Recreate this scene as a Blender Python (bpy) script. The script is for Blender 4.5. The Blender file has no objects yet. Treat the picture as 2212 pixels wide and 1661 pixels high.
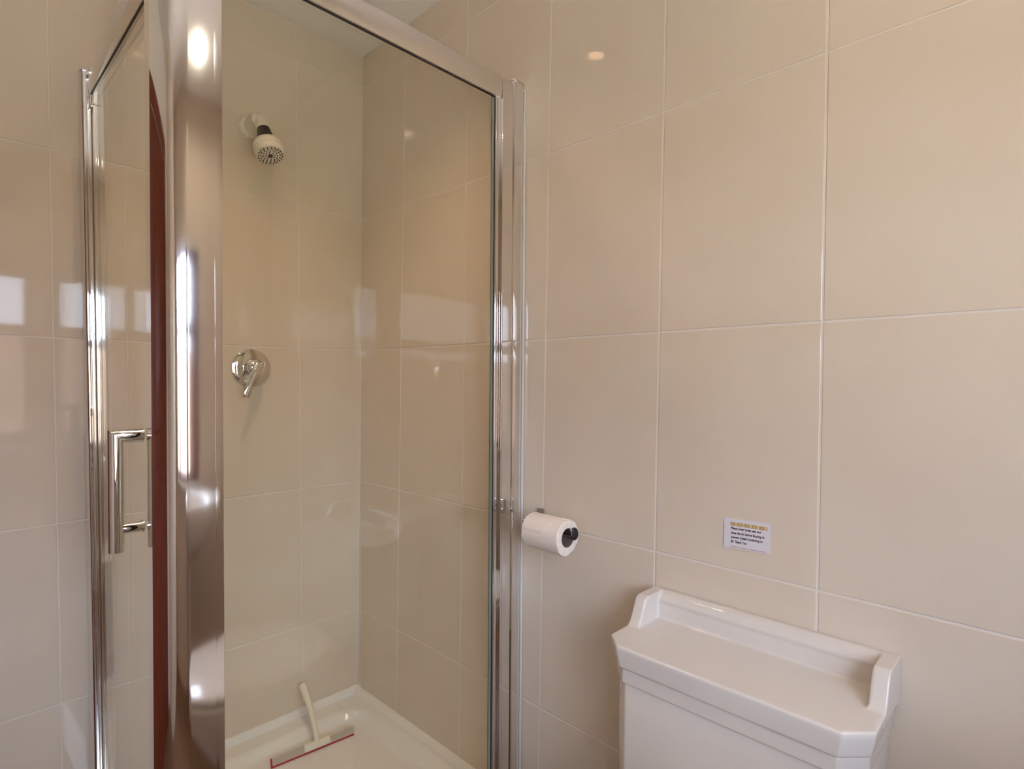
import bpy, bmesh, math, random
from mathutils import Vector, Matrix
S = bpy.context.scene
COL = S.collection
PI = math.pi
# ------------------------------------------------------------------ camera
W_PX = 2212.0
F_PX = 1225.6
cd = bpy.data.cameras.new('camera'); cam = bpy.data.objects.new('camera', cd); COL.objects.link(cam)
cd.sensor_width = 36.0; cd.sensor_fit = 'HORIZONTAL'; cd.lens = F_PX / W_PX * 36.0
cd.shift_y = 22.41 / W_PX; cd.clip_start = 0.02
yaw, pitch, roll = 2.3424, -0.0219, 0.0070
Fv = Vector((math.cos(yaw)*math.cos(pitch), math.sin(yaw)*math.cos(pitch), math.sin(pitch)))
R0 = Vector((math.sin(yaw), -math.cos(yaw), 0)); U0 = R0.cross(Fv)
Rv = R0*math.cos(roll) + U0*math.sin(roll); Uv = -R0*math.sin(roll) + U0*math.cos(roll)
m = Matrix((Rv, Uv, -Fv)).transposed().to_4x4(); m.translation = Vector((1.7621, -1.0537, 1.2))
cam.matrix_world = m
S.camera = cam
# ------------------------------------------------------------------ world (bright overcast daylight) and exposure
SKY = 10.8
w = bpy.data.worlds.new('world'); S.world = w; w.use_nodes = True
bg = w.node_tree.nodes['Background']
bg.inputs[0].default_value = (0.90, 1.03, 1.32, 1); bg.inputs[1].default_value = SKY
S.view_settings.view_transform = 'Standard'; S.view_settings.look = 'None'
S.view_settings.exposure = 0.07; S.view_settings.gamma = 1.0
try: S.view_settings.use_curve_mapping = False
except Exception: pass
S.cycles.max_bounces = 12; S.cycles.diffuse_bounces = 8; S.cycles.glossy_bounces = 6
S.cycles.transparent_max_bounces = 16
S.cycles.use_denoising = True
# sun outside, shining along the facade onto the terrace (does not enter the window directly)
SUN = 60.0
sn = bpy.data.lights.new('sun', 'SUN'); sn.energy = SUN; sn.color = (1.0, 0.95, 0.88); sn.angle = math.radians(0.6)
sno = bpy.data.objects.new('sun', sn); COL.objects.link(sno); sno.rotation_euler = Vector((0.18, 0.68, -0.72)).to_track_quat('-Z', 'Y').to_euler()
# room: corner of the two tiled walls is the z axis; right wall y = 0, left wall x ~ 0
X1, Y1, H = 2.25, -1.95, 2.315
WIN = dict(y0=-1.60, y1=-0.36, z0=0.80, z1=1.71)
# daylight portal in the window opening (guides sampling of the sky only)
pl = bpy.data.lights.new('window_portal', 'AREA'); pl.shape = 'RECTANGLE'
pl.size = WIN['y1']-WIN['y0']; pl.size_y = WIN['z1']-WIN['z0']; pl.cycles.is_portal = True
po = bpy.data.objects.new('window_portal', pl); COL.objects.link(po)
po.location = (X1+0.13, (WIN['y0']+WIN['y1'])/2, (WIN['z0']+WIN['z1'])/2)
po.rotation_euler = Vector((-1, 0, 0)).to_track_quat('-Z', 'Y').to_euler()
LAMP = 6.0
SPOT4, TINT4 = 28.5, (1.0, 0.65, 0.46)
SPOT2, TINT2 = 9.0, (1.0, 0.93, 0.76)
# ------------------------------------------------------------------ materials
def mat(name, col, rough=0.5, metal=0.0, spec=0.5, noise=None, bump=None, coat=0.0):
    M = bpy.data.materials.new(name); M.use_nodes = True
    nt = M.node_tree; b = nt.nodes['Principled BSDF']
    b.inputs['Base Color'].default_value = (*col, 1); b.inputs['Roughness'].default_value = rough
    b.inputs['Metallic'].default_value = metal; b.inputs['Specular IOR Level'].default_value = spec
    b.inputs['Coat Weight'].default_value = coat
    tc = nt.nodes.new('ShaderNodeTexCoord')
    if noise:
        sc, amt, col2 = noise
        n = nt.nodes.new('ShaderNodeTexNoise'); n.inputs['Scale'].default_value = sc; n.inputs['Detail'].default_value = 5
        g = nt.nodes.new('ShaderNodeNewGeometry')
        nt.links.new(g.outputs['Position'], n.inputs['Vector'])
        r = nt.nodes.new('ShaderNodeValToRGB'); r.color_ramp.elements[0].position = 0.5-amt; r.color_ramp.elements[1].position = 0.5+amt
        r.color_ramp.elements[0].color = (*col, 1); r.color_ramp.elements[1].color = (*col2, 1)
        nt.links.new(n.outputs['Fac'], r.inputs['Fac']); nt.links.new(r.outputs['Color'], b.inputs['Base Color'])
    if bump:
        sc, st, dist = bump
        n2 = nt.nodes.new('ShaderNodeTexNoise'); n2.inputs['Scale'].default_value = sc; n2.inputs['Detail'].default_value = 3
        nt.links.new(tc.outputs['Object'], n2.inputs['Vector'])
        bp = nt.nodes.new('ShaderNodeBump'); bp.inputs['Strength'].default_value = st; bp.inputs['Distance'].default_value = dist
        nt.links.new(n2.outputs['Fac'], bp.inputs['Height']); nt.links.new(bp.outputs['Normal'], b.inputs['Normal'])
    return M
def glass_mat(name, tint, edge=None):
    """thin clear sheet: Fresnel mix of transparent and glossy on each face"""
    M = bpy.data.materials.new(name); M.use_nodes = True; nt = M.node_tree; nt.nodes.clear()
    o = nt.nodes.new('ShaderNodeOutputMaterial'); mx = nt.nodes.new('ShaderNodeMixShader')
    t = nt.nodes.new('ShaderNodeBsdfTransparent'); t.inputs[0].default_value = (*tint, 1)
    g = nt.nodes.new('ShaderNodeBsdfGlossy'); g.inputs['Roughness'].default_value = 0.0; g.inputs[0].default_value = (1, 1, 1, 1)
    fr = nt.nodes.new('ShaderNodeFresnel'); geo = nt.nodes.new('ShaderNodeNewGeometry')
    ma = nt.nodes.new('ShaderNodeMath'); ma.operation = 'MULTIPLY_ADD'
    ma.inputs[1].default_value = 1/1.5-1.5; ma.inputs[2].default_value = 1.5
    nt.links.new(geo.outputs['Backfacing'], ma.inputs[0]); nt.links.new(ma.outputs[0], fr.inputs['IOR'])
    nt.links.new(fr.outputs[0], mx.inputs[0]); nt.links.new(t.outputs[0], mx.inputs[1]); nt.links.new(g.outputs[0], mx.inputs[2])
    nt.links.new(mx.outputs[0], o.inputs[0]); return M
def emit_mat(name, col, strength):
    M = bpy.data.materials.new(name); M.use_nodes = True; nt = M.node_tree
    b = nt.nodes['Principled BSDF']; b.inputs['Base Color'].default_value = (*col, 1)
    b.inputs['Emission Color'].default_value = (*col, 1); b.inputs['Emission Strength'].default_value = strength
    return M
TILE = mat('beige_glazed_tile', (0.680, 0.585, 0.472), 0.045, spec=0.34, noise=(5.5, 0.22, (0.705, 0.622, 0.512)), bump=(9, 0.012, 0.002))
GROUT = mat('pale_grout', (0.74, 0.69, 0.63), 0.8)
PLAIN = mat('beige_wall_finish', (0.68, 0.585, 0.475), 0.25, noise=(6, 0.2, (0.705, 0.61, 0.51)))
CEIL = mat('cream_ceiling_paint', (0.87, 0.855, 0.82), 0.6)
FLOOR = mat('brown_floor', (0.16, 0.085, 0.045), 0.35, noise=(14, 0.2, (0.22, 0.12, 0.06)))
CHROME = mat('polished_chrome', (0.80, 0.79, 0.78), 0.045, 1.0)
ALU = mat('bright_anodised_aluminium', (0.90, 0.875, 0.85), 0.075, 1.0)
SATIN = mat('satin_aluminium', (0.80, 0.77, 0.745), 0.30, 1.0)
GLASS = glass_mat('shower_glass', (0.974, 0.984, 0.950))
GLEDGE = mat('green_glass_edge', (0.24, 0.29, 0.25), 0.2)
WGLASS = glass_mat('window_glass', (0.99, 0.995, 0.99))
CERAM = mat('white_ceramic', (0.69, 0.64, 0.585), 0.05, coat=0.3)
ACRYL = mat('white_tray_acrylic', (0.80, 0.775, 0.72), 0.16)
PLAST = mat('cream_plastic', (0.78, 0.73, 0.62), 0.28)
SQPL = mat('ivory_handle_plastic', (0.80, 0.74, 0.62), 0.35)
BLACK = mat('dark_plastic', (0.018, 0.014, 0.015), 0.4)
RED = mat('red_rubber', (0.42, 0.010, 0.022), 0.5)
SILIC = mat('white_sealant', (0.80, 0.77, 0.72), 0.45, bump=(60, 0.5, 0.003))
PAPER = mat('toilet_paper', (0.84, 0.76, 0.68), 0.95, bump=(220, 0.35, 0.001))
CORE = mat('grey_cardboard_core', (0.20, 0.145, 0.12), 0.9)
CARD = mat('glossy_white_card', (0.72, 0.69, 0.73), 0.3)
GOLD = mat('printed_gold', (0.62, 0.36, 0.035), 0.4)
INK = mat('printed_black', (0.022, 0.012, 0.018), 0.5)
REDINK = mat('printed_red', (0.50, 0.12, 0.085), 0.5)
WOOD = mat('red_brown_wood', (0.17, 0.032, 0.012), 0.38, noise=(9, 0.2, (0.13, 0.024, 0.009)))
GRASS = mat('lawn_grass', (0.085, 0.115, 0.035), 0.9, noise=(3, 0.2, (0.12, 0.15, 0.05)))
PAVE = mat('pale_paving', (0.56, 0.515, 0.46), 0.9)
BRICKY = mat('weathered_garden_wall', (0.24, 0.165, 0.13), 0.9, noise=(2, 0.2, (0.28, 0.20, 0.16)))
MIRR = mat('mirror_silver', (0.9, 0.9, 0.9), 0.01, 1.0)
LAMPM = emit_mat('lamp_face', (1.0, 0.64, 0.36), LAMP)
LAMPD = emit_mat('dim_lamp_face', (1.0, 0.60, 0.33), 9.0)
# ------------------------------------------------------------------ helpers
def link(name, me, m=None, parent=None):
    o = bpy.data.objects.new(name, me); COL.objects.link(o)
    if m is not None: me.materials.append(m)
    if parent is not None: o.parent = parent
    return o
def fin(name, bm, m, parent=None, smooth=False, ang=None):
    bmesh.ops.recalc_face_normals(bm, faces=bm.faces)
    me = bpy.data.meshes.new(name); bm.to_mesh(me); bm.free()
    if smooth:
        me.polygons.foreach_set('use_smooth', [True]*len(me.polygons))
        if ang is not None: me.set_sharp_from_angle(angle=math.radians(ang))
    o = link(name, me, m, parent)
    if smooth and ang is not None:
        wn = o.modifiers.new('wn', 'WEIGHTED_NORMAL'); wn.keep_sharp = True; wn.weight = 50
    return o
def thing(name, label, cat, group=None, loc=(0, 0, 0)):
    o = bpy.data.objects.new(name, None); COL.objects.link(o); o.location = loc
    o.empty_display_size = 0.05
    o['label'] = label; o['category'] = cat
    if group: o['group'] = group
    return o
def struct(o): o['kind'] = 'structure'; return o
def box(bm, x0, x1, y0, y1, z0, z1):
    v = [bm.verts.new((x, y, z)) for z in (z0, z1) for x, y in ((x0, y0), (x1, y0), (x1, y1), (x0, y1))]
    for f in ((0, 3, 2, 1), (4, 5, 6, 7), (0, 1, 5, 4), (1, 2, 6, 5), (2, 3, 7, 6), (3, 0, 4, 7)): bm.faces.new([v[i] for i in f])
    return v
def bbox(name, x0, x1, y0, y1, z0, z1, m, parent=None, bev=0.0, seg=2):
    bm = bmesh.new(); box(bm, min(x0,x1), max(x0,x1), min(y0,y1), max(y0,y1), min(z0,z1), max(z0,z1))
    if bev: bmesh.ops.bevel(bm, geom=bm.edges[:], offset=bev, segments=seg, profile=0.5, affect='EDGES')
    return fin(name, bm, m, parent, smooth=bool(bev), ang=50)
def prism(bm, pts, axis, a, b):
    """extrude 2D polygon along axis ('x','y','z') from a to b"""
    def P(p, t):
        if axis == 'z': return (p[0], p[1], t)
        if axis == 'x': return (t, p[0], p[1])
        return (p[0], t, p[1])
    A = [bm.verts.new(P(p, a)) for p in pts]; B = [bm.verts.new(P(p, b)) for p in pts]
    n = len(pts); bm.faces.new(A[::-1]); bm.faces.new(B)
    for i in range(n): bm.faces.new((A[i], A[(i+1) % n], B[(i+1) % n], B[i]))
def lathe(bm, prof, o, ax, seg=40, up=None):
    """revolve profile [(r, h)] about axis ax from origin o"""
    ax = Vector(ax).normalized(); t = Vector((0, 0, 1)) if abs(ax.z) < 0.9 else Vector((1, 0, 0))
    u = ax.cross(t).normalized(); v = ax.cross(u)
    o = Vector(o); rings = []
    for r, h in prof:
        if r < 1e-6: rings.append([bm.verts.new(o+ax*h)])
        else: rings.append([bm.verts.new(o+ax*h+(u*math.cos(2*PI*i/seg)+v*math.sin(2*PI*i/seg))*r) for i in range(seg)])
    for a, b in zip(rings, rings[1:]):
        for i in range(seg):
            j = (i+1) % seg
            f = [a[i % len(a)], a[j % len(a)], b[j % len(b)], b[i % len(b)]]
            f = list(dict.fromkeys(f))
            if len(f) > 2: bm.faces.new(f)
def tube(bm, path, rad, seg=16, cap=True, flat=1.0):
    """sweep a circle of varying radius along a path"""
    path = [Vector(p) for p in path]; n = len(path)
    if not isinstance(rad, (list, tuple)): rad = [rad]*n
    prev = None; rings = []
    for k, p in enumerate(path):
        t = (path[min(k+1, n-1)]-path[max(k-1, 0)]).normalized()
        if prev is None:
            a = Vector((0, 0, 1)) if abs(t.z) < 0.9 else Vector((0, 1, 0)); u = t.cross(a).normalized()
        else: u = (prev - t*prev.dot(t)).normalized()
        prev = u; v = t.cross(u)
        rings.append([bm.verts.new(p+(u*math.cos(2*PI*i/seg)*rad[k]+v*math.sin(2*PI*i/seg)*rad[k]*flat)) for i in range(seg)])
    for a, b in zip(rings, rings[1:]):
        for i in range(seg): bm.faces.new((a[i], a[(i+1) % seg], b[(i+1) % seg], b[i]))
    if cap: bm.faces.new(rings[0][::-1]); bm.faces.new(rings[-1])
def lerp(a, b, t): return a+(b-a)*t
def interp(tab, x):
    for (x0, y0), (x1, y1) in zip(tab, tab[1:]):
        if x <= x1: return lerp(y0, y1, (x-x0)/(x1-x0))
    (x0, y0), (x1, y1) = tab[-2:]
    return lerp(y0, y1, (x-x0)/(x1-x0))
# ------------------------------------------------------------------ the setting
LEAN = 0.0155                                    # the left wall leans a little
def lw(z): return LEAN*(z-1.42)
GAP = 0.0032                                     # joint width
DEP = 0.0010                                     # joint depth
# left wall (x ~ 0): grout face with slab behind
bm = bmesh.new()
prism(bm, [(lw(-.02)-DEP, -.02), (lw(H+.02)-DEP, H+.02), (-.14, H+.02), (-.14, -.02)], 'y', 0.12, Y1-0.1)
# polygon is (x,z) extruded along y
wall_left = struct(fin('wall_left', bm, GROUT))
wall_right = struct(bbox('wall_right', -.1, X1+.1, DEP, .12, -.02, H+.02, GROUT))
floor = struct(bbox('floor', -.1, X1+.1, Y1-.1, .1, -.1, 0, FLOOR))
ceiling = struct(bbox('ceiling', -.12, X1+.12, Y1-.1, .1, H, H+.1, CEIL))
wall_rear = struct(bbox('wall_rear', -.12, X1+.12, Y1-.12, Y1, -.02, H+.02, PLAIN))
bm = bmesh.new(); a, b = X1, X1+.14
box(bm, a, b, Y1-.1, WIN['y0'], -.02, H+.02); box(bm, a, b, WIN['y1'], .12, -.02, H+.02)
box(bm, a, b, WIN['y0'], WIN['y1'], -.02, WIN['z0']); box(bm, a, b, WIN['y0'], WIN['y1'], WIN['z1'], H+.02)
wall_near = struct(fin('wall_near', bm, PLAIN))
random.seed(3)
ROWR = [[(0, H+.05), (2.3, H+.05)], [(0, 2.209), (.25, 2.2008), (2.3, 2.200)], [(0, 1.7583), (.25, 1.7535), (2.3, 1.757)],
        [(0, 1.3105), (.25, 1.3055), (2.3, 1.307)], [(0, .8511), (.25, .8518), (2.3, .847)],
        [(0, .3938), (.25, .3950), (2.3, .376)], [(0, -.06), (2.3, -.06)]]
COLR = [(0, 0), (.2249, .2507), (.5372, .5520), (.8413, .8572), (1.1530, 1.1644), (1.4676, 1.4669), (1.775, 1.773), (2.08, 2.08), (2.25, 2.25)]
ROWB = [[(0, H+.05), (2, H+.05)], [(0, 2.209), (.23, 2.205), (.9, 2.197)], [(0, 1.7583), (.23, 1.7575), (.845, 1.7523), (.93, 1.751)],
        [(0, 1.3108), (.22, 1.3045), (.94, 1.3010)], [(0, .8511), (.21, .8509), (.94, .8432)], [(0, .3938), (.2, .3945), (.945, .3903)], [(0, -.06), (2, -.06)]]
COLB = [(0, 0), (.2073, .2295), (.5230, .5375), (.8325, .8451), (.962, .962)]
def colx(c, z): return lerp(c[0], c[1], (z-.395)/1.36)
def tile_mesh(corners, to3):
    """corners (s,z) CCW of the visible face; to3 maps (s,z,out) to a point"""
    bm = bmesh.new(); b = 0.0012; cx = sum(c[0] for c in corners)/4; cz = sum(c[1] for c in corners)/4
    back = [bm.verts.new(to3(s, z, -.006)) for s, z in corners]
    rim = [bm.verts.new(to3(s, z, -.0007)) for s, z in corners]
    top = [bm.verts.new(to3(s-b*math.copysign(1, s-cx), z-b*math.copysign(1, z-cz), 0)) for s, z in corners]
    bm.faces.new(top)
    for i in range(4):
        j = (i+1) % 4
        bm.faces.new((back[i], back[j], rim[j], rim[i])); bm.faces.new((rim[i], rim[j], top[j], top[i]))
    return bm
def tiles(cols, rows, to3, parent, smax, first_gap):
    for ci in range(len(cols)-1):
        for ri in range(len(rows)-1):
            pts = []
            for (c, r, sx, sz) in ((ci, ri+1, 1, 1), (ci+1, ri+1, -1, 1), (ci+1, ri, -1, -1), (ci, ri, 1, -1)):
                s = colx(cols[c], 1.3); z = interp(rows[r], s); z = min(z, H-.001+GAP/2)
                s = min(colx(cols[c], z), smax); g = GAP/2
                if c == 0: g = first_gap
                z = max(z, 0)
                pts.append((s+sx*g, z+sz*GAP/2))
            if pts[2][1]-pts[1][1] < 0.01: continue
            o = fin('tile', tile_mesh(pts, to3), TILE, parent)
tiles(COLR, ROWR, lambda s, z, o: (s, -o, z), wall_right, X1, .0012)
def toB(s, z, o): return (lw(z)+o, -s, z)
tiles(COLB, ROWB, toB, wall_left, 2, .0012)
# timber door with its frame in the left wall, just outside the frame of the picture
d1 = struct(thing('door_1', 'x', 'x')); del d1['label']; del d1['category']
dy0, dy1, dz = -.968, -1.84, 2.02
bbox('door_frame', -.03, .022, dy0, dy0-.075, 0, dz, WOOD, d1, .003); bbox('door_frame', -.03, .022, dy1+.075, dy1, 0, dz, WOOD, d1, .003)
bbox('door_frame', -.03, .022, dy0-.075, dy1+.075, dz-.075, dz, WOOD, d1, .003)
bbox('door_leaf', -.03, .008, dy0-.078, dy1+.078, .008, dz-.078, WOOD, d1, .003)
for za, zb in ((.15, .95), (1.05, 1.85)): bbox('door_panel', .008, .014, dy0-.18, dy1+.18, za, zb, WOOD, d1, .005)
# window with two stiles, transom and panes
w1 = struct(thing('window_1', 'x', 'x')); del w1['label']; del w1['category']
xa, xb = X1+.03, X1+.085
ys = [WIN['y1'], -.42, -.571, -.690, -1.275, -1.315, -1.54, WIN['y0']]
for i in (0, 2, 4, 6): bbox('window_frame', xa, xb, ys[i], ys[i+1], WIN['z0'], WIN['z1'], WOOD if i else WOOD, w1, .004)
for i in (1, 3, 5):
    for z0, z1 in ((WIN['z0'], WIN['z0']+.04), (1.375, 1.425), (WIN['z1']-.035, WIN['z1'])):
        bbox('window_frame', xa, xb, ys[i], ys[i+1], z0, z1, WOOD, w1, .004)
    for z0, z1 in ((WIN['z0']+.04, 1.375), (1.425, WIN['z1']-.035)):
        bbox('window_pane', xa+.022, xa+.028, ys[i], ys[i+1], z0, z1, WGLASS, w1)
bbox('window_sill', X1-.03, X1+.03, WIN['y0'], WIN['y1'], WIN['z0']-.02, WIN['z0'], PLAIN, w1, .004)
struct(bbox('terrace', X1+.14, X1+5, -8, 8, -.5, -.4, PAVE))
struct(bbox('garden_wall', X1+8, X1+8.3, -14, 9, -.5, 1.72, BRICKY))
struct(bbox('lawn', X1+5, X1+60, -40, 40, -.5, -.41, GRASS))
# ------------------------------------------------------------------ shower tray
TX, TY = .765, -.775
tray = thing('shower_tray', 'white square shower tray with rounded inner corners set in the tiled corner', 'shower tray')
bm = bmesh.new(); N = 72; RIMZ = .101; FLZ = .076
def tray_h(x, y):
    # distance inside a rounded rectangle
    hx, hy, r = (TX-.09)/2, (-TY-.09)/2, .10
    cx, cy = TX/2+.004, TY/2
    qx, qy = abs(x-cx)-(hx-r), abs(y-cy)-(hy-r)
    d = math.hypot(max(qx, 0), max(qy, 0))+min(max(qx, qy), 0)-r
    t = min(max(-d/.035, 0), 1); t = t*t*(3-2*t)
    return RIMZ-(RIMZ-FLZ)*t
vs = [[bm.verts.new((lerp(-.012, TX, i/N), lerp(0.0, TY, j/N), tray_h(lerp(-.012, TX, i/N), lerp(0, TY, j/N)))) for j in range(N+1)] for i in range(N+1)]
for i in range(N):
    for j in range(N): bm.faces.new((vs[i][j], vs[i][j+1], vs[i+1][j+1], vs[i+1][j]))
border = [vs[i][0] for i in range(N+1)]+[vs[N][j] for j in range(1, N+1)]+[vs[i][N] for i in range(N-1, -1, -1)]+[vs[0][j] for j in range(N-1, 0, -1)]
low = [bm.verts.new((v.co.x, v.co.y, 0.001)) for v in border]
for i in range(len(border)):
    j = (i+1) % len(border); bm.faces.new((border[i], border[j], low[j], low[i]))
bm.faces.new(low)
fin('basin', bm, ACRYL, tray, smooth=True, ang=50)
def seal(name, pts, axis, a, b, wob):
    """a hand-run bead: the profile wobbles a little along its length"""
    bm = bmesh.new(); n = 60; rings = []
    rnd = random.Random(wob)
    for k in range(n+1):
        t = lerp(a, b, k/n); s = 1+.10*(rnd.random()-.5)
        ring = []
        for p, q in pts:
            q2 = pts[0][1]+(q-pts[0][1])*s
            ring.append(bm.verts.new((p, t, q2) if axis == 'y' else (t, p, q2)))
        rings.append(ring)
    for A, B in zip(rings, rings[1:]):
        for i in range(len(A)): bm.faces.new((A[i], A[(i+1) % len(A)], B[(i+1) % len(A)], B[i]))
    bm.faces.new(rings[0]); bm.faces.new(rings[-1][::-1])
    return fin(name, bm, SILIC, tray, smooth=True, ang=50)
zt = .1225
seal('edge_seal', [(-.024, RIMZ-.001), (-.004, RIMZ-.001), (-.007, RIMZ+.008), (-.014, zt-.003), (-.020, zt), (-.024, zt)], 'y', 0, TY+.04, 1)
seal('edge_seal', [(.001, RIMZ-.001), (-.024, RIMZ-.001), (-.0225, RIMZ+.006), (-.016, zt-.008), (-.006, zt-.003), (.001, zt-.002)], 'x', -.018, TX-.04, 2)
# ------------------------------------------------------------------ shower enclosure
enc = thing('shower_enclosure', 'corner shower enclosure with chrome posts and clear glass door and side panel', 'shower enclosure')
PZ0, PZ1 = .101, 1.956
# corner post: broad softly rounded outer face, tight outer corner, flat return
def arc(x, y, a0, a1, R, n):
    out = []; cx, cy = x-R*math.cos(a0), y+R*math.sin(-a0)*-1
    cx = x-R*math.cos(a0); cy = y-R*math.sin(a0)
    for k in range(1, n+1):
        a = lerp(a0, a1, k/n); out.append((cx+R*math.cos(a), cy+R*math.sin(a)))
    return out
rad = math.radians
pts = [(.775, -.7296)]
for a0, a1, R, n in ((0, -1.6, 1.34, 6), (-1.6, -22, .050, 24), (-22, -68, .016, 30), (-68, -90, .145, 24)):
    pts += arc(*pts[-1], rad(a0), rad(a1), R, n)
xe, ye = pts[-1]
prof = pts+[(xe, -.745), (.720, -.745), (.720, -.7296)]   # closed on the shower side
bm = bmesh.new(); prism(bm, prof, 'z', PZ0, PZ1)
fin('corner_post', bm, ALU, enc, smooth=True, ang=28)
bbox('post_lip', .752, .7725, -.7296, -.7158, PZ0, PZ1, ALU, enc, .001)
# side panel in the plane of x
PX = .762
def glass_slab(name, a, b, m, parent):
    """slab between two corner points (x,y,z) and (x,y,z); edges carry their own green strip"""
    return bbox(name, a[0], b[0], a[1], b[1], a[2], b[2], m, parent)
panel = glass_slab('glass_panel', (PX-.006, -.722, PZ0+.03), (PX, -.096, 1.932), GLASS, enc)
bbox('glass_edge', PX-.0063, PX+.0003, -.0962, -.0945, PZ0+.03, 1.930, GLEDGE, panel)
# wall channel on the right wall: rounded cover and inner stile
bm = bmesh.new()
cp = [(.731, -.001), (.731, -.0395), (.7690, -.0395), (.7722, -.0385), (.7742, -.0350), (.7750, -.028), (.7748, -.012), (.7735, -.001)]
prism(bm, cp, 'z', PZ0, 1.946); fin('wall_channel', bm, CHROME, enc, smooth=True, ang=35)
bm = bmesh.new()
prism(bm, [(.729, -.001), (.729, -.0410), (.7712, -.0410), (.7765, -.034), (.7768, -.012), (.7750, -.001)], 'z', 1.946, 1.950)
fin('channel_cap', bm, CHROME, enc, smooth=True, ang=35)
bbox('stile', .742, .7738, -.0765, -.0405, PZ0, 1.938, CHROME, enc, .0012)
bbox('stile_recess', .750, .7665, -.0905, -.0765, PZ0, 1.895, CHROME, enc, .0008)
bbox('glazing_gasket', PX-.010, PX+.0015, -.0945, -.0925, PZ0, 1.930, BLACK, enc)
bbox('glazing_lip', PX-.010, PX+.003, -.0925, -.0904, PZ0, 1.930, CHROME, enc)
bm = bmesh.new(); prism(bm, [(.7712, -.0007), (.7712, -.003), (.780, -.0007)], 'z', PZ0, 1.935); fin('silicone_seal', bm, SILIC, enc)
bbox('silicone_seal', .7748, .7805, -.0007, -.0035, PZ0, 1.932, SILIC, enc, .001)
# top rails with a softly curved face
def rail_prof(z0, z1, d, bulge, n=12):
    out = []
    for k in range(n+1):
        t = k/n; out.append((bulge*math.sin(PI*(.12+.76*t))-bulge*math.sin(PI*.12), lerp(z0, z1, t)))
    return [(p-.002, q) for p, q in out]+[(-d, z1), (-d, z0)]
bm = bmesh.new(); rp = rail_prof(1.8900, 1.9410, .0125, .0075)
prism(bm, [(.7725+p, q) for p, q in rp], 'y', -.079, -.742)
fin('top_rail', bm, SATIN, enc, smooth=True, ang=40)
bbox('rail_gasket', .7608, .7645, -.082, -.742, 1.8880, 1.8905, BLACK, enc)
bm = bmesh.new(); prism(bm, [(-.772-p, q) for p, q in rail_prof(1.8900, 1.9420, .008, .0060)], 'x', .044, .715)
for v in bm.verts:
    if v.co.y < -.766: v.co.y -= .042*v.co.x
fin('top_rail', bm, SATIN, enc, smooth=True, ang=40)
bbox('rail_gasket', .06, .71, -.7745, -.7712, 1.8880, 1.8905, BLACK, enc)
# bottom rails on the tray rim
bbox('bottom_rail', .735, .7745, -.745, -.0905, RIMZ, RIMZ+.034, SATIN, enc, .002)
bbox('bottom_rail', .0, .700, -.7870, -.752, RIMZ, RIMZ+.020, SATIN, enc, .002)
# channel on the left wall
def lean_box(name, x0, x1, y0, y1, z0, z1, m, parent, yb=0.0, bev=.0012):
    """box whose foot is shifted yb towards the shower"""
    bm = bmesh.new(); v = box(bm, x0, x1, min(y0, y1), max(y0, y1), z0, z1)
    for k in v:
        t = (z1-k.co.z)/(z1-z0); k.co.y += yb*t
        if k.co.x == x0 and x0 < .001: k.co.x = lw(k.co.z)+.0005
    if bev: bmesh.ops.bevel(bm, geom=bm.edges[:], offset=bev, segments=2, profile=.5, affect='EDGES')
    return fin(name, bm, m, parent, smooth=bool(bev), ang=50)
YB = .016
bm = bmesh.new()
cl = [(-.0, -.745), (-.0, -.7905), (.030, -.7905), (.0365, -.789), (.0405, -.785), (.0415, -.779), (.0415, -.745)]
A = []; B = []
for (x, y) in cl:
    A.append(bm.verts.new((lw(PZ0)+.0005 if x == 0 else x, y+YB, PZ0))); B.append(bm.verts.new((lw(1.95)+.0005 if x == 0 else x, y, 1.950)))
bm.faces.new(A[::-1]); bm.faces.new(B)
for i in range(len(cl)): bm.faces.new((A[i], A[(i+1) % len(cl)], B[(i+1) % len(cl)], B[i]))
fin('wall_channel', bm, CHROME, enc, smooth=True, ang=35)
bm = bmesh.new(); prism(bm, [(.0088, -.743), (.0088, -.7925), (.031, -.7925), (.0385, -.791), (.0425, -.786), (.0435, -.779), (.0435, -.743)], 'z', 1.950, 1.954)
fin('channel_cap', bm, CHROME, enc, smooth=True, ang=35)
lean_box('stile', .0415, .0475, -.779, -.766, PZ0, 1.888, ALU, enc, YB)
lean_box('stile', .0415, .0530, -.7655, -.752, PZ0, 1.888, CHROME, enc, YB)
# door glass: outer face near y = -.770, hinge side follows the leaning channel
def door_y(x, z): return -.7705+YB*.75*(1-(z-.10)/1.85)*max(0, 1-(x-.05)/.55)*1.0
bm = bmesh.new(); nx, nz = 16, 16; fr = []; bk = []
for i in range(nx+1):
    f_, b_ = [], []
    for j in range(nz+1):
        x = lerp(.066, .640, i/nx); z = lerp(PZ0+.012, 1.930, j/nz); y = door_y(x, z)
        f_.append(bm.verts.new((x, y, z))); b_.append(bm.verts.new((x, y+.006, z)))
    fr.append(f_); bk.append(b_)
for i in range(nx):
    for j in range(nz):
        bm.faces.new((fr[i][j], fr[i+1][j], fr[i+1][j+1], fr[i][j+1])); bm.faces.new((bk[i][j], bk[i][j+1], bk[i+1][j+1], bk[i+1][j]))
for i in range(nx):
    bm.faces.new((fr[i][0], bk[i][0], bk[i+1][0], fr[i+1][0])); bm.faces.new((fr[i][nz], fr[i+1][nz], bk[i+1][nz], bk[i][nz]))
for j in range(nz):
    bm.faces.new((fr[0][j], fr[0][j+1], bk[0][j+1], bk[0][j])); bm.faces.new((fr[nx][j], bk[nx][j], bk[nx][j+1], fr[nx][j+1]))
door = fin('glass_door', bm, GLASS, enc, smooth=True, ang=40)
lean_box('hinge_strip', .060, .068, -.7695, -.7615, PZ0+.01, 1.870, ALU, door, YB*.75)
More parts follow.
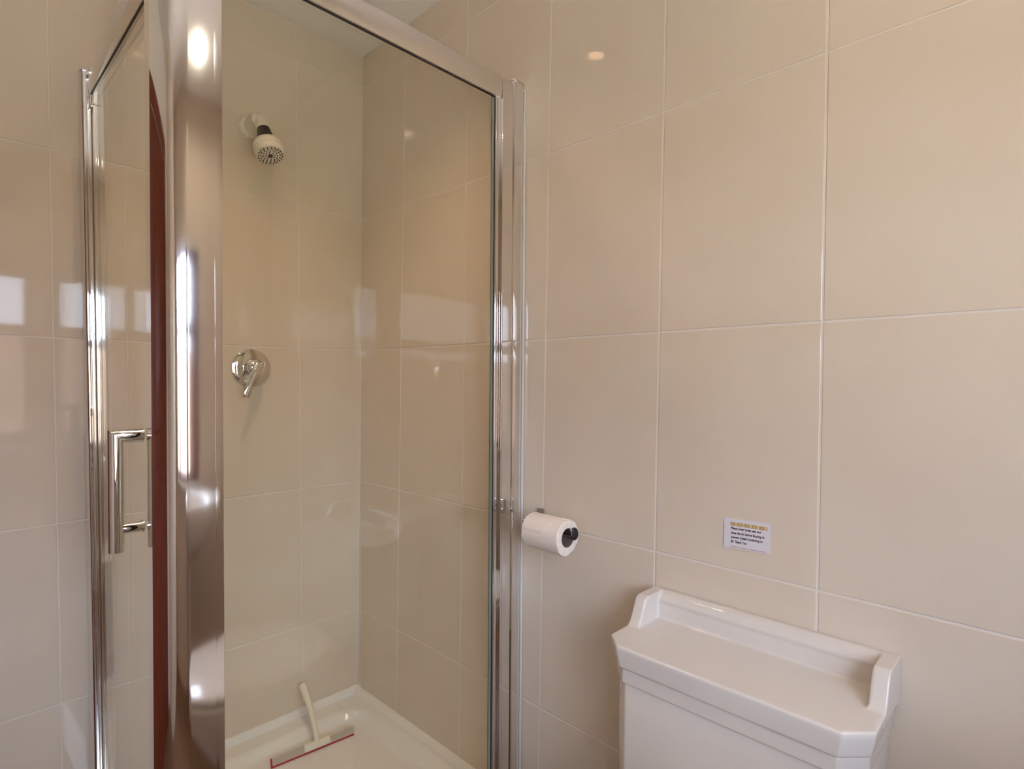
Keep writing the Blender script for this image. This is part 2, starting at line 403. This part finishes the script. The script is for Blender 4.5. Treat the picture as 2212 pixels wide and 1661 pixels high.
bm = bmesh.new(); box(bm, .052, .071, -.774, -.758, 1.862, 1.940); bmesh.ops.bevel(bm, geom=bm.edges[:], offset=.005, segments=3, profile=.5, affect='EDGES')
fin('pivot_block', bm, CHROME, door, smooth=True, ang=50)
bm = bmesh.new(); lathe(bm, [(0, 0), (.007, 0), (.008, .002), (.008, .010), (0, .010)], (.064, -.770, 1.940), (0, 0, 1), 20); fin('pivot_pin', bm, CHROME, door, smooth=True, ang=40)
bbox('closing_strip', .606, .652, -.7870, -.7720, PZ0+.012, 1.889, ALU, door, .0012)
bbox('strip_gasket', .600, .606, -.7800, -.7700, PZ0+.012, 1.884, BLACK, door)
# handle: mitred D bar outside, matching bar inside
hx, hy = .521, -.8165; hr = .0125
bm = bmesh.new()
def mitre_pipe(bm, P, r, seg=28):
    """pipe with sharp mitred corner"""
    P = [Vector(p) for p in P]; rings = []
    d0 = (P[1]-P[0]).normalized(); s = Vector((1, 0, 0)); 
    for k, p in enumerate(P):
        if k == 0: d = d0; pl_n = d
        elif k == len(P)-1: d = (P[k]-P[k-1]).normalized(); pl_n = d
        else:
            da = (P[k]-P[k-1]).normalized(); db = (P[k+1]-P[k]).normalized(); pl_n = (da+db).normalized(); d = da
        v = d.cross(s).normalized(); ring = []
        for i in range(seg):
            a = 2*PI*i/seg; q = p+(s*math.cos(a)+v*math.sin(a))*r
            t = (p-q).dot(pl_n)/d.dot(pl_n); ring.append(bm.verts.new(q+d*t))
        rings.append(ring)
    for k, (A, B) in enumerate(zip(rings, rings[1:])):
        for i in range(seg): bm.faces.new((A[i], A[(i+1) % seg], B[(i+1) % seg], B[i]))
    bm.faces.new(rings[0][::-1]); bm.faces.new(rings[-1])
HZT, HZB, HZM = 1.0960, .8835, .9245
mitre_pipe(bm, [(hx, -.7745, HZT), (hx, hy, HZT), (hx, hy, HZB)], hr)
tube(bm, [(hx, -.7745, HZM), (hx, hy+.004, HZM)], hr*.80, 24)
for z, r in ((HZT, hr*1.05), (HZM, hr*.9)):
    lathe(bm, [(0, 0), (r, 0), (r, .0035), (r*.86, .004), (0, .004)], (hx, -.7735, z), (0, -1, 0), 28)
fin('door_handle', bm, CHROME, door, smooth=True, ang=35)
bm = bmesh.new()
iy = -.728
mitre_pipe(bm, [(hx, -.763, HZT), (hx, iy, HZT), (hx, iy, HZB)], hr)
tube(bm, [(hx, -.763, HZM), (hx, iy-.004, HZM)], hr*.80, 24)
fin('door_handle', bm, CHROME, door, smooth=True, ang=35)
# ------------------------------------------------------------------ shower head
sh = thing('showerhead', 'cream wall-mounted shower head with dark collar on the left tiled wall', 'shower head')
c0 = Vector((lw(1.95), -.3780, 1.9520))
bm = bmesh.new(); lathe(bm, [(0, 0), (.0345, 0), (.0345, .003), (.032, .008), (.022, .011), (0, .011)], c0, (1, 0, 0), 10)
fin('wall_flange', bm, PLAST, sh, smooth=True, ang=28)
n = Vector((.402, .042, -.915)).normalized()
facec = Vector((.118, -.3635, 1.8440))
HL = .117; ball = facec-n*HL
bm = bmesh.new(); tube(bm, [c0+Vector((.006, 0, 0)), c0+Vector((.025, .001, .006)), c0+Vector((.050, .003, .010)), ball+Vector((-.012, 0, .006)), ball+n*.002, ball+n*.008], [.0215, .0212, .0208, .0205, .0200, .0192], 28)
fin('arm', bm, PLAST, sh, smooth=True, ang=50)
bm = bmesh.new(); lathe(bm, [(.0195, .006), (.0205, .010), (.0205, .020), (.0195, .023), (.015, .0235)], ball, n, 32); fin('arm_ring', bm, PLAST, sh, smooth=True, ang=50)
bm = bmesh.new(); lathe(bm, [(0, .018), (.0165, .020), (.0182, .026), (.0200, .040), (.0225, .055), (.0262, .070), (.0265, .076), (0, .076)], ball, n, 32); fin('collar', bm, BLACK, sh, smooth=True, ang=50)
bm = bmesh.new(); lathe(bm, [(.020, .068), (.0280, .0685), (.0355, .0715), (.0395, .0770), (.0410, .084), (.0414, .092), (.0414, .0955), (.0403, .0962), (.0403, .0978), (.0414, .0985), (.0414, .103), (.0402, .109), (.0378, .1130), (.0352, .1147), (0, HL)], ball, n, 48); fin('head_body', bm, PLAST, sh, smooth=True, ang=40)
u = n.cross(Vector((0, 1, 0))).normalized(); v = n.cross(u)
bm = bmesh.new()
for r, cnt, ph in ((.0325, 20, 0), (.0262, 15, .2), (.0195, 12, .42), (.0125, 8, .55)):
    for k in range(cnt):
        a = 2*PI*k/cnt+ph; p = facec+(u*math.cos(a)+v*math.sin(a))*r
        lathe(bm, [(.0017, -.001), (.0016, .0018), (.0011, .0026), (0, .0026)], p-n*.001, n, 8)
fin('spray_nozzles', bm, BLACK, sh, smooth=True, ang=50)
bm = bmesh.new(); lathe(bm, [(.0068, -.001), (.0068, .0012), (.006, .0018), (0, .002)], facec, n, 24); fin('centre_cap', bm, mat('purple_brown_plastic', (.045, .022, .026), .4), sh, smooth=True, ang=50)
# ------------------------------------------------------------------ shower mixer
mx = thing('shower_mixer', 'round chrome shower mixer valve with curved lever on the left tiled wall', 'shower mixer')
mc = Vector((lw(1.2385)+.0003, -.3728, 1.2385))
bm = bmesh.new(); lathe(bm, [(0, 0), (.0572, 0), (.0576, .002), (.0565, .0045), (.050, .0068), (.038, .0088), (.0275, .0096), (.0262, .0080), (0, .0080)], mc, (1, 0, 0), 72); fin('backplate', bm, CHROME, mx, smooth=True, ang=40)
bm = bmesh.new(); lathe(bm, [(.0250, .004), (.0250, .012), (.0245, .026), (.0232, .034), (.019, .0395), (.011, .0425), (0, .0435)], mc, (1, -.02, 0), 48); fin('hub', bm, CHROME, mx, smooth=True, ang=50)
# lever: flattened, wide - waisted - wide
bm = bmesh.new()
L = [(.044, .0110, .024), (.0475, .0080, .016), (.0505, .0020, .004), (.0530, -.0060, -.010), (.0550, -.0150, -.025), (.0565, -.0225, -.040), (.0578, -.0290, -.056), (.0585, -.0340, -.071), (.0585, -.0375, -.083), (.0580, -.0390, -.089)]
Wd = [.006, .0128, .0150, .0135, .0100, .0082, .0098, .0122, .0118, .006]
Th = [.002, .0055, .0080, .0080, .0068, .0056, .0050, .0048, .0040, .002]
rings = []; seg = 20
for (dx, dy, dz_), wd, th in zip(L, Wd, Th):
    c = mc+Vector((dx, dy, dz_)); side = Vector((0.06, .93, -.36)).normalized(); out = Vector((1, -.06, .10)).normalized()
    rings.append([bm.verts.new(c+side*wd*math.cos(2*PI*i/seg)+out*th*math.sin(2*PI*i/seg)) for i in range(seg)])
for A, B in zip(rings, rings[1:]):
    for i in range(seg): bm.faces.new((A[i], A[(i+1) % seg], B[(i+1) % seg], B[i]))
bm.faces.new(rings[0][::-1]); bm.faces.new(rings[-1])
lv = fin('lever', bm, CHROME, mx, smooth=True); sm = lv.modifiers.new('sub', 'SUBSURF'); sm.levels = 2; sm.render_levels = 2
bm = bmesh.new(); tube(bm, [mc+Vector((.036, .004, 0)), mc+Vector((.052, .006, 0))], [.013, .010], 24); fin('lever_neck', bm, CHROME, mx, smooth=True, ang=50)
# ------------------------------------------------------------------ squeegee
sq = thing('squeegee', 'ivory-handled squeegee with red rubber blade leaning in the shower tray', 'squeegee')
ea, eb = Vector((.1655, -.1225, 0)), Vector((.1380, -.3710, 0)); dr = (eb-ea).normalized(); nr = Vector((-dr.y, dr.x, 0))
if nr.x < 0: nr = -nr
def obox(bm, o, d, l0, l1, t0, t1, z0, z1, tilt=0.0):
    vs = []
    for z in (z0, z1):
        for a, t in ((l0, t0), (l1, t0), (l1, t1), (l0, t1)):
            p = o+d*a+nr*(t-tilt*(z-z0)); vs.append(bm.verts.new((p.x, p.y, z)))
    for f in ((0, 3, 2, 1), (4, 5, 6, 7), (0, 1, 5, 4), (1, 2, 6, 5), (2, 3, 7, 6), (3, 0, 4, 7)): bm.faces.new([vs[i] for i in f])
LL = (eb-ea).length
bm = bmesh.new(); obox(bm, ea, dr, 0, LL, -.002, .002, .0765, .0825, .25); obox(bm, ea, dr, LL-.0005, LL+.0035, -.002, .002, .0765, .1005, .25)
fin('rubber_blade', bm, RED, sq)
bm = bmesh.new(); obox(bm, ea, dr, 0, LL-.0005, -.0035, .0030, .0822, .1010, .25); bmesh.ops.bevel(bm, geom=bm.edges[:], offset=.001, segments=2, profile=.5, affect='EDGES')
fin('blade_holder', bm, SATIN, sq, smooth=True, ang=50)
bm = bmesh.new(); obox(bm, ea, dr, .077, .157, -.0070, .0070, .0850, .1030, .25); bmesh.ops.bevel(bm, geom=bm.edges[:], offset=.003, segments=3, profile=.5, affect='EDGES')
mid = ea+dr*.117
tube(bm, [(mid.x-.002, mid.y, .094), (mid.x-.012, mid.y+.002, .112), (mid.x-.036, mid.y+.006, .138), (.086, -.2270, .163), (.055, -.2240, .1880), (.0180, -.2200, .2120), (.0130, -.2195, .2150)],
     [.0105, .0078, .0078, .0088, .0105, .0125, .0122], 20)
fin('handle', bm, SQPL, sq, smooth=True, ang=50)
# ------------------------------------------------------------------ toilet roll holder and roll
th = thing('toilet_roll_holder', 'small chrome toilet roll holder with black end caps on the right wall', 'toilet roll holder')
bbox('wall_plate', .8325, .8590, -.0075, -.0002, .8590, .8935, SATIN, th, .0025, 3)
bm = bmesh.new(); lathe(bm, [(0, 0), (.0026, 0), (.0026, .0012), (0, .0012)], (.8445, -.0075, .8755), (0, -1, 0), 16); fin('screw', bm, BLACK, th)
bm = bmesh.new(); tube(bm, [(.8455, -.006, .866), (.8455, -.03, .867), (.8455, -.058, .868), (.8475, -.064, .868), (.853, -.0665, .868), (.870, -.0670, .868), (.992, -.0640, .868)], [.0075]*5+[.0095]*2, 24)
fin('bar', bm, CHROME, th, smooth=True, ang=50)
bm = bmesh.new(); lathe(bm, [(0, 0), (.0130, 0), (.0142, .0015), (.0142, .004), (.013, .0055), (0, .006)], (.9905, -.0625, .8665), (1, -.25, 0), 28)
for v in bm.verts: v.co.y = -.0625+(v.co.y+.0625)*.62
fin('end_cap', bm, BLACK, th, smooth=True, ang=50)
bm = bmesh.new(); lathe(bm, [(0, 0), (.0120, 0), (.0130, .0015), (.0130, .007), (.0115, .009), (0, .0095)], (.8765, -.0770, .866), (-1, 0, 0), 28); fin('end_cap', bm, BLACK, th, smooth=True, ang=50)
tr = thing('toilet_roll', 'cream-white toilet roll hanging on the holder beside the shower panel', 'toilet roll')
rc = Vector((0, -.0755, .8585)); RX0, RX1, RR, RI = .880, .985, .0392, .0215
bm = bmesh.new(); seg = 72; rnd = random.Random(5)
prof_x = [(RI, RX0), (RR-.002, RX0), (RR, RX0+.0015), (RR, lerp(RX0, RX1, .3)), (RR, lerp(RX0, RX1, .6)), (RR, RX1-.0015), (RR-.0012, RX1), (lerp(RI, RR, .66), RX1+.0008), (lerp(RI, RR, .33), RX1+.0004), (RI, RX1)]
rings = []
for r, x in prof_x:
    ring = []
    for i in range(seg):
        a = 2*PI*i/seg; rr = r
        if r > RI+.012: rr += .0007*math.sin(3*a+1)+.0004*math.sin(7*a+x*90)
        if r > RR-.003 and -PI < 0: rr += .0012*max(0, math.cos(a-1.5*PI+.5))**6 if x > RX1-.004 else 0
        ring.append(bm.verts.new((x+(.0006*math.sin(11*a) if r > RI else 0), rc.y+rr*math.cos(a), rc.z+rr*math.sin(a))))
    rings.append(ring)
for A, B in zip(rings, rings[1:]):
    for i in range(seg): bm.faces.new((A[i], A[(i+1) % seg], B[(i+1) % seg], B[i]))
fin('paper', bm, PAPER, tr, smooth=True, ang=50)
bm = bmesh.new()
for r0, r1 in ((RI, RI-.0012),):
    lathe(bm, [(r0, RX0-.0002), (r0, RX1-.0006), (r1, RX1-.0006), (r1, RX0-.0002), (r0, RX0-.0002)], (0, rc.y, rc.z), (1, 0, 0), 48)
fin('cardboard_core', bm, CORE, tr, smooth=True, ang=50)
# loose end of the sheet
bm = bmesh.new(); K = 30; A = []; B = []; A2 = []; B2 = []
for i in range(K+1):
    t = i/K; a = rad(lerp(163, 20, t)); r = RR+.0018-.0012*min(1, t*2)
    x0 = RX0+.014-.012*min(1, t*3); x1 = lerp(RX0+.064, RX1-.002, min(1, t*1.3))
    for lst, x, rr in ((A, x0, r), (B, x1, r), (A2, x0, RR-.0012), (B2, x1, RR-.0012)):
        lst.append(bm.verts.new((x, rc.y+rr*math.cos(a), rc.z+rr*math.sin(a))))
for i in range(K):
    bm.faces.new((A[i], A[i+1], B[i+1], B[i])); bm.faces.new((A[i], A2[i], A2[i+1], A[i+1])); bm.faces.new((B[i], B[i+1], B2[i+1], B2[i]))
bm.faces.new((A[0], B[0], B2[0], A2[0])); bm.faces.new((A[K], A2[K], B2[K], B[K]))
fin('sheet_end', bm, PAPER, tr, smooth=True, ang=40)
# ------------------------------------------------------------------ notice card
cardt = thing('notice_card', 'small white notice card with gold diamond border and printed request above the cistern', 'notice')
P00, P10, P11, P01 = Vector((1.3037, 0, .9470)), Vector((1.3892, 0, .9487)), Vector((1.3885, 0, .8938)), Vector((1.3035, 0, .8906))
def cpt(u, v, o): 
    p = (P00*(1-u)+P10*u)*(1-v)+(P01*(1-u)+P11*u)*v
    return Vector((p.x, -o, p.z))
def cquad(bm, pts, o): bm.faces.new([bm.verts.new(cpt(u, v, o)) for u, v in pts])
bm = bmesh.new()
A = [bm.verts.new(cpt(u, v, .0002)) for u, v in ((0, 0), (1, 0), (1, 1), (0, 1))]; B = [bm.verts.new(cpt(u, v, .0016)) for u, v in ((0, 0), (1, 0), (1, 1), (0, 1))]
bm.faces.new(A); bm.faces.new(B[::-1])
for i in range(4): bm.faces.new((A[i], B[i], B[(i+1) % 4], A[(i+1) % 4]))
fin('card', bm, CARD, cardt)
bm = bmesh.new(); cquad(bm, ((.150, .128), (.940, .128), (.940, .238), (.150, .238)), .00172); fin('gold_band', bm, GOLD, cardt)
bmd = bmesh.new(); bml = bmesh.new(); bmk = bmesh.new()
for k in range(10):
    uc = .150+.790*(k+.5)/10; vc = .183; du, dv = .034, .048
    dia = lambda s: ((uc-du*s, vc), (uc, vc-dv*s), (uc+du*s, vc), (uc, vc+dv*s))
    if k % 2 == 0:
        cquad(bmd, dia(1), .00178); bml.faces.new([bml.verts.new(cpt(uc+.018*math.cos(2*PI*i/12), vc+.031*math.sin(2*PI*i/12), .00184)) for i in range(12)])
    else:
        cquad(bml, dia(1), .00178); bmk.faces.new([bmk.verts.new(cpt(uc+.010*math.cos(2*PI*i/10), vc+.016*math.sin(2*PI*i/10), .00184)) for i in range(10)])
o_ = fin('dark_diamonds', bmd, mat('printed_plum', (.07, .035, .05), .5), cardt); o_['kind'] = 'stuff'
o_ = fin('white_diamonds', bml, mat('printed_white', (.74, .72, .70), .4), cardt); o_['kind'] = 'stuff'
o_ = fin('black_dots', bmk, INK, cardt); o_['kind'] = 'stuff'
bm = bmesh.new(); cquad(bm, ((.145, .938), (.925, .950), (.925, .964), (.145, .952)), .00175); fin('red_line', bm, REDINK, cardt)
def text_mesh(txt):
    cu = bpy.data.curves.new('t', 'FONT'); cu.body = txt; cu.size = 1; cu.offset = .030; cu.space_character = 1.04; cu.shear = .30; cu.resolution_u = 3
    ob = bpy.data.objects.new('t', cu); COL.objects.link(ob)
    dg = bpy.context.evaluated_depsgraph_get(); me = bpy.data.meshes.new_from_object(ob.evaluated_get(dg))
    bpy.data.objects.remove(ob); bpy.data.curves.remove(cu); return me
for txt, v0, v1, u1 in (('Please lower toilet seat and', .362, .372, .81), ('close the lid before flushing to', .515, .520, .885), ('prevent cistern continuing to', .662, .670, .850), ('fill. Thank You', .810, .815, .515)):
    me = text_mesh(txt); xs = [q.co.x for q in me.vertices]; x0, x1 = min(xs), max(xs)
    for q in me.vertices:
        uu = .158+(q.co.x-x0)/(x1-x0)*(u1-.158); vv = v0-q.co.y*.112
        q.co = cpt(uu, vv, .00180)
    me.materials.clear(); link('text_line', me, INK, cardt)
# ------------------------------------------------------------------ toilet with ceramic cistern
wc = thing('toilet', 'white ceramic toilet with shelf-topped cistern against the right tiled wall', 'toilet')
CX0, CX1 = 1.1575, 1.5885; ZS = .7270
def octo(x0, x1, yf, c, yb=-.0012): return [(x0, yb), (x0, yf+c), (x0+c, yf), (x1-c, yf), (x1, yf+c), (x1, yb)]
def ceramic(ob, vox, it=6):
    r = ob.modifiers.new('r', 'REMESH'); r.mode = 'VOXEL'; r.voxel_size = vox; r.use_smooth_shade = True
    s = ob.modifiers.new('s', 'SMOOTH'); s.factor = .5; s.iterations = it
bm = bmesh.new()
bmA = bmesh.new()
# shelf slab, slightly tapered underneath
top = octo(CX0, CX1, -.1935, .034); bot = octo(CX0+.006, CX1-.006, -.1895, .033)
A = [bm.verts.new((x, y, ZS)) for x, y in top]; A2 = [bm.verts.new((x, y, ZS-.008)) for x, y in top]; B = [bm.verts.new((x, y, .6865)) for x, y in bot]
bm.faces.new(A); bm.faces.new(B[::-1])
for i in range(6):
    j = (i+1) % 6; bm.faces.new((A[i], A[j], A2[j], A2[i])); bm.faces.new((A2[i], A2[j], B[j], B[i]))
# upstand: back and two raked sides
prism(bm, [(-.0012, .700), (-.0012, .7790), (-.012, .7790), (-.020, .7745), (-.0235, .770), (-.0262, .760), (-.0285, .728), (-.034, .712)], 'x', CX0, CX1)
prism(bm, [(-.020, .7660), (-.0268, .7660), (-.0282, .7635), (-.0282, .7600), (-.0262, .7580), (-.020, .7580)], 'x', CX0+.015, CX1-.015)
side = [(-.0012, .710), (-.0012, .7790), (-.066, .7790), (-.0745, .7755), (-.0790, .768), (-.0930, .739), (-.0985, .731), (-.110, .724), (-.110, .710)]
for xa_, xb_ in ((CX0, CX0+.024), (CX1-.024, CX1)): prism(bm, side, 'x', xa_, xb_)
lid = fin('cistern_lid', bm, CERAM, wc, smooth=True); ceramic(lid, .0022, 5)
bm = bmesh.new()
prism(bm, octo(CX0+.009, CX1-.009, -.1850, .033), 'z', .6585, .6860)
cist = fin('cistern_rim', bm, CERAM, wc, smooth=True); ceramic(cist, .0022, 3)
bm = bmesh.new()
prism(bm, octo(CX0+.0125, CX1-.0125, -.1815, .033), 'z', .400, .6590)
fin('cistern', bm, CERAM, wc, smooth=True); b_ = bpy.data.objects['cistern']; bv = b_.modifiers.new('b', 'BEVEL'); bv.width = .004; bv.segments = 3
# pan, seat and closed lid below the frame of the picture (they show as reflections in the chrome and glass)
def ell(cx, cy, rx, ryf, ryb, z, n=40):
    return [(cx+rx*math.cos(2*PI*i/n), cy+(ryf if math.sin(2*PI*i/n) < 0 else ryb)*math.sin(2*PI*i/n), z) for i in range(n)]
def loft(bm, secs):
    R_ = [[bm.verts.new(p) for p in s] for s in secs]
    for A, B in zip(R_, R_[1:]):
        for i in range(len(A)): bm.faces.new((A[i], A[(i+1) % len(A)], B[(i+1) % len(A)], B[i]))
    bm.faces.new(R_[0][::-1]); bm.faces.new(R_[-1])
TXC = 1.373; TYC = -.42
bm = bmesh.new(); loft(bm, [ell(TXC, -.36, .115, .16, .24, .001), ell(TXC, -.36, .105, .15, .24, .06), ell(TXC, -.37, .10, .15, .20, .16), ell(TXC, -.40, .14, .22, .22, .28), ell(TXC, TYC, .178, .26, .235, .36), ell(TXC, TYC, .185, .27, .235, .395)])
fin('pan', bm, CERAM, wc, smooth=True, ang=60)
bm = bmesh.new(); loft(bm, [ell(TXC, TYC, .188, .272, .20, .396), ell(TXC, TYC, .194, .278, .20, .402), ell(TXC, TYC, .194, .278, .20, .412), ell(TXC, TYC, .188, .272, .195, .418)])
fin('seat', bm, CERAM, wc, smooth=True, ang=60)
bm = bmesh.new(); loft(bm, [ell(TXC, TYC, .186, .270, .20, .422), ell(TXC, TYC, .193, .277, .20, .427), ell(TXC, TYC, .193, .277, .20, .436), ell(TXC, TYC, .186, .270, .195, .443), ell(TXC, TYC, .10, .16, .12, .450)])
fin('lid', bm, CERAM, wc, smooth=True, ang=60)
# ------------------------------------------------------------------ washbasin under the window (seen only mirrored in the post)
wb = thing('washbasin', 'white pedestal washbasin standing under the window', 'washbasin')
BX, BY = 2.03, -.56
bm = bmesh.new()
secs = []
for rx, ry, z in ((.10, .12, .58), (.15, .19, .64), (.195, .245, .72), (.205, .26, .77), (.20, .255, .78), (.165, .215, .775), (.15, .195, .74), (.09, .12, .67)):
    secs.append([(min(BX+rx*math.cos(2*PI*i/40), X1-.003), BY+ry*math.sin(2*PI*i/40), z) for i in range(40)])
loft(bm, secs); fin('bowl', bm, CERAM, wb, smooth=True, ang=60)
bm = bmesh.new(); loft(bm, [ell(BX+.07, BY, .10, .10, .10, .001), ell(BX+.07, BY, .085, .08, .08, .08), ell(BX+.07, BY, .075, .07, .07, .40), ell(BX+.05, BY, .09, .10, .10, .60)])
fin('pedestal', bm, CERAM, wb, smooth=True, ang=60)
# oval mirror on the rear wall
om = thing('oval_mirror', 'oval wall mirror with thin chrome rim on the rear wall', 'mirror')
bm = bmesh.new(); loft(bm, [[(.95+.19*math.cos(2*PI*i/48), Y1+y, 1.42+.26*math.sin(2*PI*i/48)) for i in range(48)] for y in (.001, .010)]); fin('glass', bm, MIRR, om)
bm = bmesh.new(); R_ = []
for i in range(48):
    a = 2*PI*i/48; c = Vector((.95+.195*math.cos(a), Y1+.012, 1.42+.265*math.sin(a))); o2 = Vector((math.cos(a), 0, math.sin(a)))
    R_.append([bm.verts.new(c+o2*.008*math.cos(2*PI*k/8)+Vector((0, 1, 0))*.008*math.sin(2*PI*k/8)) for k in range(8)])
for i in range(48):
    A, B = R_[i], R_[(i+1) % 48]
    for k in range(8): bm.faces.new((A[k], A[(k+1) % 8], B[(k+1) % 8], B[k]))
fin('rim', bm, SATIN, om, smooth=True)
# ------------------------------------------------------------------ ceiling downlights
def downlight(x, y, label, power, tint, face=LAMPM, cone=155, soft=.035):
    t = thing('downlight', label, 'ceiling light', 'recessed ceiling downlights', (x, y, H))
    bm = bmesh.new(); lathe(bm, [(.026, -.0005), (.042, -.0005), (.0425, -.003), (.038, -.005), (.027, -.004), (.026, -.0005)], (0, 0, 0), (0, 0, 1), 40); fin('bezel', bm, CHROME, t, smooth=True, ang=50)
    bm = bmesh.new(); lathe(bm, [(0, -.0035), (.0130, -.0035), (.0255, -.0015), (.0255, -.001), (0, -.001)], (0, 0, 0), (0, 0, 1), 32); fin('lamp', bm, face, t)
    sl = bpy.data.lights.new('lamp_beam', 'SPOT'); sl.energy = power; sl.color = tint; sl.spot_size = math.radians(cone); sl.spot_blend = 1.0; sl.shadow_soft_size = soft
    so_ = bpy.data.objects.new('lamp_beam', sl); COL.objects.link(so_); so_.parent = t; so_.location = (0, 0, -.012)
downlight(1.88, -.455, 'small round chrome downlight in the ceiling by the window', SPOT2, TINT2, LAMPM, 155, .012)
downlight(.600, -.540, 'dim round chrome downlight in the ceiling over the shower tray', SPOT4, TINT4, LAMPD, 122, .085)
